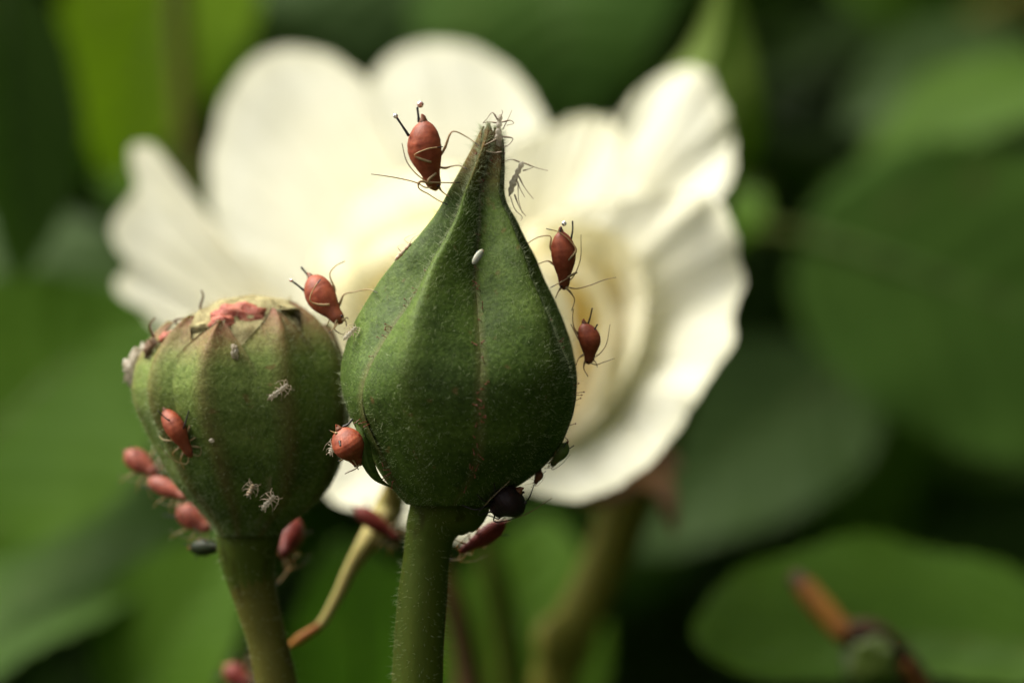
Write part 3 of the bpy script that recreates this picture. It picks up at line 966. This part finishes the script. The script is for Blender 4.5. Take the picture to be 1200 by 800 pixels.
# receptacle, sepals and stem
mb = MB()
base_c = P(650, 445, 53)
mb.tube([base_c, P(690, 480, 57), P(735, 545, 56), P(738, 575, 55), P(725, 620, 55), P(700, 680, 55), P(668, 740, 55), P(650, 800, 56), P(640, 900, 58), np.array([0, 55, -130.0]), np.array([-4, 50, GZ])],
        [3.2, 3.0, 2.2, 1.7, 1.4, 1.35, 1.35, 1.4, 1.5, 3, 4], 16, 160)
mb.ball(P(648, 752, 54.5), (1.1, 1.1, 1.6), 0, 9)
part(mb, 'stem', M['stem_f'], flower)
for pts_ in [[P(735, 555, 52), P(760, 560, 48), P(778, 572, 46), P(786, 600, 45), P(790, 625, 45)],
             [P(735, 560, 52), P(720, 572, 47), P(700, 585, 44), P(670, 588, 43)],
             [P(745, 545, 54), P(775, 540, 52), P(795, 552, 50)]]:
    cl = catmull(pts_, 20)
    gl = np.zeros((20, 7, 3)); al = np.zeros((20, 7, 3))
    tn = np.gradient(cl, axis=0)
    for j in range(20):
        w = 1.25 * (1 - j / 19) ** 0.7 + 0.12
        sd = nrm(np.cross(tn[j], (0, -1, 0.3)))
        for i in range(7):
            s = (i - 3) / 3
            gl[j, i] = cl[j] + sd * s * w + np.array([0, 0.4 * s * s * w, 0])
            al[j, i] = (abs(s) * 0.8, 0.7, s)
    mb = MB(); mb.grid(gl, 0, al)
    part(mb, 'sepal', M['stem_r'], flower)

# ---------------------------------------------------------------- stalks among the leaves
e = thing('withered_stalk', P(350, 750, 16), 'pale yellow dying stalk with a red tip between the bud stems', 'stalk')
mb = MB()
mb.tube([P(352, 748, 14), P(372, 735, 14), P(395, 700, 14), P(412, 665, 14), P(428, 640, 14), P(445, 615, 15), P(455, 598, 16)], [0.16, 0.2, 0.26, 0.33, 0.46, 0.62, 0.25], 12, 60)
part(mb, 'stalk', M['pale_stalk'], e)
mb = MB()
mb.tube([P(338, 757, 14), P(352, 748, 13.9), P(374, 733, 13.9)], [0.1, 0.24, 0.18], 10, 16)
part(mb, 'tip', M['rust'], e)
mb = MB()
mb.tube([P(446, 612, 15), P(456, 595, 15.5), P(461, 575, 15), P(455, 560, 14)], [0.6, 0.7, 0.5, 0.12], 10, 24)
part(mb, 'husk', M['pale_stalk'], e)

e = thing('withered_stalk', P(1000, 745, 36), 'curled rusty orange stalk with dark ends over the bright leaf', 'stalk')
mb = MB(); mb.tube([P(932, 676, 38), P(945, 690, 37)], [0.45, 0.6], 10, 10); part(mb, 'tip', M['dark_end'], e)
mb = MB(); mb.tube([P(943, 688, 37), P(965, 714, 36), P(992, 744, 35)], [0.62, 0.66, 0.6], 12, 24); part(mb, 'stalk', M['rust'], e)
mb = MB(); mb.tube([P(990, 742, 35), P(1020, 742, 36), P(1050, 765, 37), P(1085, 810, 38), P(1110, 860, 40)], [0.6, 0.75, 0.7, 0.65, 0.7], 12, 30); part(mb, 'dark_stalk', M['dark_end'], e)
mb = MB(); mb.tube([P(1060, 778, 36.2), P(1085, 815, 37.2)], [0.3, 0.35], 8, 12); part(mb, 'streak', M['rust'], e)
mb = MB(); mb.grid(crumple(P(1018, 775, 35), (1.5, 1.2, 1.2), 1.6, 0.4, 3), 0, None, closed=True); part(mb, 'young_bud', M['sepal_c'], e)

# ---------------------------------------------------------------- aphids
BODY = [(0, 0.02), (0.03, 0.10), (0.09, 0.27), (0.18, 0.41), (0.30, 0.49), (0.42, 0.50), (0.54, 0.455), (0.66, 0.36), (0.74, 0.285), (0.80, 0.25), (0.86, 0.235), (0.91, 0.215), (0.96, 0.15), (0.99, 0.06), (1.0, 0.01)]
def limbf(t):
    return 1 if (t > 0.9 or abs(t - 0.5) < 0.03) else 0

def aphid(tail, head, width, label, mat='aphid_red', dorsal=(0.0, -1.0, 0.2), mid=None, legs=None, ant=None, corn=None, drops=None, cat='aphid', name='aphid',
          limb=('limb_pale', 'limb_dark'), feet=None, thick=0.9, eyes=True, group='aphids feeding on the rose', autolegs=True, lr=1.0, prof=BODY, surf=None, cauda=True):
    tail, head = np.asarray(tail, float), np.asarray(head, float)
    md = (tail + head) / 2 if mid is None else np.asarray(mid, float)
    axis = catmull([tail, md, head], 40)
    L = np.linalg.norm(head - tail)
    f = nrm(head - tail)
    d = nrm(np.asarray(dorsal, float) - f * (np.asarray(dorsal, float) @ f))
    s = np.cross(f, d)
    e = thing(name, md, label, cat, group)
    ts = np.r_[np.linspace(0, 0.1, 8)[:-1], np.linspace(0.1, 0.9, 34), np.linspace(0.9, 1, 9)[1:]]
    px_, pr_ = zip(*prof)
    rr = np.interp(ts, px_, pr_)
    rr[1:-1] = (rr[:-2] + 2 * rr[1:-1] + rr[2:]) / 4
    g = np.zeros((len(ts), 24, 3)); at = np.zeros((len(ts), 24, 3))
    for j, t in enumerate(ts):
        c = np.array([np.interp(t, np.linspace(0, 1, 40), axis[:, q]) for q in range(3)])
        seg = 1 - 0.012 * (0.5 + 0.5 * math.cos(t * 2 * math.pi * 11)) ** 4
        for i in range(24):
            a = 2 * math.pi * i / 24
            r = rr[j] * width * seg
            hgt = thick * (1.05 if math.sin(a) > 0 else 0.85)
            g[j, i] = c + r * (math.cos(a) * s + math.sin(a) * hgt * d)
            at[j, i] = (math.sin(a), t, 0)
    mb = MB()
    mb.grid(g, 0, at, closed=True)
    def at_t(t, a=0.0, k=1.0):
        c = np.array([np.interp(t, np.linspace(0, 1, 40), axis[:, q]) for q in range(3)])
        r = np.interp(t, px_, pr_) * width * k
        return c + r * (math.cos(a) * s + math.sin(a) * thick * d)
    if cauda:
        mb.tube([at_t(0.05, 0, 0), tail - f * width * 0.05, tail - f * width * 0.13 + d * width * 0.03], [width * 0.13, width * 0.07, width * 0.012], 8, 10, mat=3)
    # legs: femur, tibia and tarsus in one with the body
    if legs is None and autolegs:
        legs = []
        for sg in (0, math.pi):
            for t, bk, spread in ((0.62, -0.55, 0.9), (0.74, 0.05, 0.85), (0.82, 0.5, 0.7)):
                a0 = at_t(t, sg, 0.75) - d * width * 0.12
                side = s * (1 if sg == 0 else -1)
                kn = a0 + side * width * 0.55 * spread + d * width * 0.05 + f * bk * width * 0.6
                ft = a0 + side * width * 0.95 * spread - d * width * 0.55 + f * bk * width * 1.5
                legs.append([a0, kn, (kn + ft) / 2 + side * width * 0.05, ft])
    for lg in legs or []:
        lg = [np.asarray(q, float) for q in lg]
        rt = min(width * 0.040, 0.05) * lr
        mb.tube(lg, [rt * 1.0, rt * 1.15, rt * 0.6, rt * 0.5, rt * 0.46, rt * 0.42], 6, 26, matfn=lambda t: 1 if t < 0.86 else 2)
    body = part(mb, 'body', [M[mat], M[limb[0]], M[limb[1]], M['aphid_brown'] if cat == 'aphid' else M[mat]], e)
    if ant is None and autolegs:
        ant = []
        for sg in (1, -1):
            a0 = at_t(0.95, 0 if sg > 0 else math.pi, 0.6)
            ant.append([a0, a0 + f * width * 0.25 + s * sg * width * 0.25, a0 + s * sg * width * 0.75 - f * width * 0.3 + d * width * .15, a0 + s * sg * width * 0.95 - f * width * 1.2 + d * width * .2])
    for an in ant or []:
        mb = MB()
        r0 = min(width * 0.021, 0.027) * lr
        mb.tube(an, [r0 * 1.2, r0, r0 * 0.8, r0 * 0.55], 6, 30, matfn=lambda t: 0 if t < 0.45 else 1)
        part(mb, 'antenna', [M[limb[0]], M['limb_mid'] if limb[1] == 'limb_dark' else M[limb[1]]], e)
    if corn is None and autolegs:
        corn = []
        for sg in (0.35, math.pi - 0.35):
            a0 = at_t(0.22, sg, 0.95)
            o = nrm(a0 - at_t(0.22, 0, 0))
            corn.append([a0, a0 + (o * 0.55 - f * 0.85) * width * 0.55])
    for q, cn in enumerate(corn or []):
        mb = MB()
        mb.tube(cn, [width * 0.045, width * 0.03, width * 0.033], 8, 10)
        cpart = part(mb, 'cornicle', M['limb_dark'] if cat != 'shed skin' else M['husk_leg'], e)
        if drops and q < len(drops) and drops[q]:
            c_, r_, mt = drops[q]
            mb = MB()
            mb.ball(np.asarray(c_), r_, 0, 8)
            part(mb, 'honeydew_drop', M[mt], cpart, root=e)
    if eyes:
        for sg in (0.25, math.pi - 0.25):
            mb = MB()
            mb.ball(at_t(0.925, sg, 0.95), width * 0.045, 0, 6)
            part(mb, 'eye', M['eye'], e)
    return e

def pl(y, *xy):
    """A polyline of picture points at depth y (or with their own third value)."""
    return [P(q[0], q[1], y + (q[2] if len(q) > 2 else 0)) for q in xy]

# a1: on the tip of the bud, drops at both tubes
aphid(P(496, 139, -0.2), P(511, 224, 0.2), 1.46, 'plump red aphid with droplets on both tail tubes, near the pointed tip', mid=P(499, 178, -0.1), dorsal=(-0.8, -0.75, 0.1),
      legs=[pl(0, (514, 186), (521, 174), (531, 154), (546, 160), (555, 166, -0.2), (562, 172, -0.4)), pl(0, (515, 196), (522, 197), (529, 195), (538, 194, -0.1), (547, 198, -0.3)),
            pl(-0.7, (505, 190), (495, 187), (486, 183), (500, 175, -0.2), (519, 172, -0.1)), pl(-0.5, (511, 203), (502, 212), (520, 214), (539, 214, 0.2)),
            pl(-0.3, (506, 215), (491, 214), (490, 218), (503, 228), (516, 236), (525, 240)), pl(0, (513, 216), (516, 222), (521, 227), (530, 232))],
      ant=[pl(-0.2, (506, 219), (500, 220), (490, 215, -0.2), (462, 208, -0.4), (435, 204, -0.6)), pl(-0.1, (503, 217), (498, 212), (488, 204), (477, 190), (471, 168))],
      corn=[pl(-0.4, (479, 159), (471, 147), (465, 138)), pl(0.1, (491, 143), (490, 134), (489, 126))],
      drops=[(P(463.5, 136, -0.4), 0.10, 'drop_clear'), (P(492.5, 122.5, 0.1), 0.135, 'drop_pink')])
# a2
aphid(P(363, 323, 1.5), P(401, 379, 0.5), 1.26, 'red aphid standing head down in the gap between the two buds', mid=P(378, 349, 1.0), dorsal=(-0.7, -0.7, 0.1),
      legs=[pl(1.3, (391, 350), (392, 340), (387, 319), (394, 311), (404, 306)), pl(1, (396, 361), (399, 354), (403, 345), (415, 342), (432, 339, -0.6), (442, 343, -1.2)),
            pl(0.2, (386, 357), (374, 357), (364, 353), (369, 336), (376, 327)), pl(0.6, (391, 369), (386, 375), (383, 382)), pl(0.4, (395, 375), (391, 384), (386, 390)),
            pl(0.4, (401, 374), (405, 376), (406, 382))],
      ant=[pl(0.2, (396, 379), (392, 385), (397, 390), (403, 392)), pl(0.8, (402, 376), (407, 372), (408, 374))],
      corn=[pl(1.2, (357, 341), (350, 335), (342, 329)), pl(1.8, (363, 325), (358, 319), (353, 313))], drops=[(P(341, 328.5, 1.2), 0.07, 'drop_pink'), None])
# a3
aphid(P(657, 269, -0.3), P(661, 340, 0), 1.06, 'slender red aphid with one drop, on the shaded flank of the tall bud', mid=P(660, 303, -0.2), dorsal=(0.75, -0.65, 0.1),
      legs=[pl(-0.2, (650, 300), (645, 290), (645, 277), (634, 277), (623, 282, 0.2), (615, 288, 0.4)), pl(0.2, (650, 311), (643, 306), (634, 308), (627, 311)), pl(-0.6, (666, 305), (675, 293), (667, 281), (655, 272), (640, 268)),
            pl(-0.4, (665, 325), (676, 319), (660, 329), (645, 337)), pl(-0.2, (663, 337), (668, 342), (673, 350), (670, 364)), pl(0, (658, 336), (654, 342), (651, 349))],
      ant=[pl(-0.2, (664, 336), (672, 338), (692, 334), (708, 328), (722, 325)), pl(-0.1, (666, 330), (671, 325), (679, 308), (681, 275))],
      corn=[pl(-0.3, (669, 281), (671, 270), (671, 259)), pl(-0.5, (656, 272), (658, 266))], drops=[None, (P(661, 262, -0.4), 0.10, 'drop_clear')])
# a4
aphid(P(684, 377, 0), P(690, 427, 0.2), 0.96, 'short rounded red aphid lower on the shaded flank of the tall bud', mid=P(691, 401, 0), dorsal=(0.75, -0.6, 0.2),
      legs=[pl(0, (680, 395), (673, 385), (671, 372), (672, 362)), pl(0, (680, 400), (675, 392), (669, 380)), pl(-0.2, (687, 405), (680, 395), (676, 388)), pl(0.1, (686, 421), (684, 431), (689, 441)), pl(0, (684, 415), (678, 420), (675, 428)), pl(0.3, (692, 420), (698, 424), (700, 430))],
      ant=[pl(0, (692, 425), (697, 427), (708, 424), (720, 420)), pl(0, (694, 420), (702, 415), (708, 408), (715, 380))],
      corn=[pl(0, (689, 380), (692, 370), (694, 361)), pl(-0.5, (697, 386), (700, 380))])
# a5
aphid(P(396, 501, -1.6), P(424, 545, -1.2), 1.24, 'round red aphid low on the tall bud where the buds meet', mid=P(409, 522, -1.8), dorsal=(-0.3, -1, 0.15), mat='aphid_red',
      legs=[pl(-1.6, (418, 526), (424, 518), (428, 508)), pl(-1.4, (422, 536), (430, 530), (436, 540)), pl(-1.4, (424, 540), (434, 536), (440, 545)), pl(-1.8, (412, 536), (418, 546), (420, 550)),
            pl(-1.8, (406, 532), (402, 538), (396, 540)), pl(-1.8, (396, 508), (390, 506), (386, 504))],
      ant=[pl(-1.6, (421, 544), (418, 548), (408, 553), (404, 555)), pl(-1.5, (425, 543), (430, 546), (434, 541), (432, 530))],
      corn=[pl(-2.4, (398, 517, 0), (399, 522, -0.35)), pl(-1.6, (402, 500), (408, 497), (413, 491))])
# on the damaged bud
aphid(P(192, 478, 2.0), P(225, 536, 1.7), 0.83, 'slim red aphid with long dark tubes on the face of the damaged bud', mid=P(208, 506, 1.5), dorsal=(-0.35, -1, 0.1),
      corn=[pl(1.2, (199, 493), (192, 488), (185, 481)), pl(1.2, (215, 502), (221, 482), (227, 459))])
aphid(P(147, 529, 10.5), P(184, 556, 9.5), 0.98, 'blurred pink aphid, uppermost of three on the edge of the damaged bud', 'aphid_pink', (-0.5, -0.5, 0.7),
      corn=[pl(9.8, (160, 530), (152, 522)), pl(9.2, (178, 550), (186, 541), (192, 535))])
aphid(P(174, 561, 8.6), P(220, 584, 7.4), 0.78, 'blurred pink aphid, middle one of three on the damaged bud', 'aphid_pink', (-0.5, -0.5, 0.7))
aphid(P(208, 594, 9.5), P(246, 622, 8.5), 1.02, 'blurred pink aphid, lowest of three on the damaged bud', 'aphid_pink', (-0.4, -0.6, 0.7))
aphid(P(222, 642, 7), P(264, 640, 6), 0.72, 'dark greenish aphid under the damaged bud', 'aphid_dkgreen', (-0.1, -0.7, -0.7), limb=('limb_dark', 'limb_dark'))
aphid(P(348, 609, 12), P(330, 653, 10), 1.16, 'blurred dull red aphid behind the stem of the damaged bud', 'aphid_maroon', (0.8, -0.5, 0.2))
aphid(P(415, 594, 13.2), P(468, 633, 13.0), 0.80, 'long maroon aphid on the pale dying stalk', 'aphid_maroon', (0.3, -0.9, 0.3))
aphid(P(594, 611, 4.5), P(538, 647, 3.6), 0.86, 'maroon aphid on the shaded stem under the tall bud', 'aphid_maroon', (0.3, -0.6, -0.5))
aphid(P(609, 574, -1.4), P(577, 601, -1.0), 1.5, 'fat black aphid hanging under the tall bud', 'aphid_black', (0.5, -0.5, -0.6), limb=('limb_dark', 'limb_dark'), corn=[pl(-1.4, (606, 588), (612, 589), (617, 589)), pl(-1.0, (608, 580), (614, 576))], thick=1.0)
aphid(P(665, 518, -0.4), P(646, 546, -0.4), 0.6, 'small green aphid at the lower edge of the tall bud', 'aphid_green', (0.7, -0.4, -0.5))
aphid(P(634, 551, -0.2), P(627, 567, -0.2), 0.38, 'tiny brown aphid between the green and the black aphid', 'aphid_brown', (0.7, -0.4, -0.5))
aphid(P(264, 780, 22), P(292, 803, 21), 1.0, 'blurred maroon aphid at the foot of the damaged bud stem', 'aphid_maroon', (-0.5, -0.6, 0.5))

# ---------------------------------------------------------------- shed skins and flecks
HUSK = [(0, 0.05), (0.08, 0.22), (0.16, 0.34), (0.24, 0.22), (0.34, 0.44), (0.42, 0.26), (0.52, 0.33), (0.6, 0.16), (0.7, 0.34), (0.78, 0.18), (0.88, 0.30), (0.95, 0.2), (1, 0.02)]
def skin(tail, head, width, label, mat='husk', **kw):
    return aphid(tail, head, width, label, mat, cat='shed skin', name='shed_skin', limb=('husk_leg', 'husk_leg'), eyes=False, group='shed aphid skins', prof=HUSK, **kw)
skin(P(586, 176, -0.3), P(586, 134, -0.3), 0.42, 'whitish shed skin clinging to the very tip of the tall bud', dorsal=(0.5, -0.8, 0), lr=2.0, mid=P(584, 155, -0.6),
     legs=[pl(-0.5, (583, 140), (577, 132), (570, 140), (566, 144)), pl(-0.5, (582, 144), (574, 143), (566, 144)), pl(-0.5, (588, 143), (600, 142), (602, 144), (594, 147)), pl(-0.5, (588, 160), (601, 163), (597, 169), (589, 173)),
           pl(-0.6, (582, 163), (576, 166), (568, 170)), pl(-0.6, (588, 178), (580, 179), (570, 177))],
     ant=[pl(-0.5, (587, 136), (589, 131), (588, 129)), pl(-0.5, (589, 152), (596, 138), (600, 129))], corn=[])
skin(P(597, 229, 0), P(613, 189, 0), 0.40, 'tan shed skin standing off the shoulder of the tall bud', 'husk', dorsal=(0.6, -0.7, 0.2), lr=1.9, mid=P(602, 212, 0),
     legs=[pl(0, (609, 190), (600, 187), (588, 190)), pl(0, (614, 191), (630, 197), (642, 200)), pl(0, (613, 200), (620, 198), (625, 196)), pl(0, (607, 205), (615, 220), (625, 233)), pl(0, (605, 210), (610, 222), (615, 231)),
           pl(0, (603, 228), (610, 245), (616, 253))],
     ant=[pl(0, (598, 230), (604, 246), (612, 256), (610, 259)), pl(0, (607, 215), (608, 235), (612, 250))], corn=[])
skin(P(463, 305, -0.5), P(482, 285, -0.3), 0.26, 'crumpled shed skin on the lit edge of the tall bud', 'husk_tan', dorsal=(-0.6, -0.6, 0.5), lr=1.6,
     legs=[pl(-0.4, (470, 295), (466, 289), (473, 286)), pl(-0.4, (478, 290), (484, 279), (491, 275)), pl(-0.4, (475, 293), (470, 300), (464, 306))], ant=[pl(-0.4, (480, 286), (474, 281), (488, 273))], corn=[])
skin(P(403, 398, -0.6), P(418, 383, -0.4), 0.3, 'glassy shed skin wedged beside the head-down aphid', 'husk', dorsal=(-0.4, -0.9, 0.2), lr=1.6)
skin(P(307, 597, 0.6), P(322, 580, 0.6), 0.34, 'pale shed skin hanging low on the damaged bud', 'husk', dorsal=(0, -1, 0.1), lr=1.6)
skin(P(290, 582, 0.8), P(297, 567, 0.8), 0.3, 'faint brownish shed skin low on the damaged bud', 'husk_tan', dorsal=(0, -1, 0.1), lr=1.6)
skin(P(314, 468, 0.8), P(338, 450, 0.8), 0.32, 'cream shed skin on a sepal of the damaged bud', 'husk', dorsal=(-0.2, -1, 0.2), lr=1.4)
skin(P(387, 533, -1.2), P(391, 519, -1.2), 0.3, 'white shed skin beside the round red aphid', 'husk', dorsal=(-0.4, -1, 0.2), lr=1.4)
def fleck(c, size, label, seed, mat='husk', name='shed_skin', cat='shed skin', amp=0.8):
    mb = MB()
    mb.grid(crumple((0, 0, 0), size, 2.2, amp, seed), 0, None, closed=True)
    ob = mb.build(name, M[mat])
    ob.location = np.asarray(c) * MM
    tag(ob, label, cat, 'shed aphid skins')
    return ob
fleck(P(160, 430, 5.5), (0.45, 0.4, 0.75), 'large white fluffy skin on the outer edge of the damaged bud', 5).rotation_euler = (0, 0.4, 0)
fleck(P(207, 435, 2.6), (0.24, 0.3, 0.5), 'white crumpled skin on a sepal below the browned top', 8).rotation_euler = (0, 0.6, 0)
fleck(P(275, 413, 1.1), (0.14, 0.2, 0.3), 'small white skin at a reddish sepal tip', 13)
fleck(P(248, 516, 0.8), (0.1, 0.1, 0.08), 'tiny white speck beside the slim red aphid', 17, amp=0.3)
mb = MB()
mb.ball((0, 0, 0), (0.15, 0.12, 0.37), 0, 12)
eg = mb.build('insect_egg', M['egg'])
eg.location = P(560, 301, -2.25) * MM
eg.rotation_euler = (math.radians(-20), math.radians(33), 0)
tag(eg, 'smooth pale oval egg in the dark groove of the tall bud', 'egg')
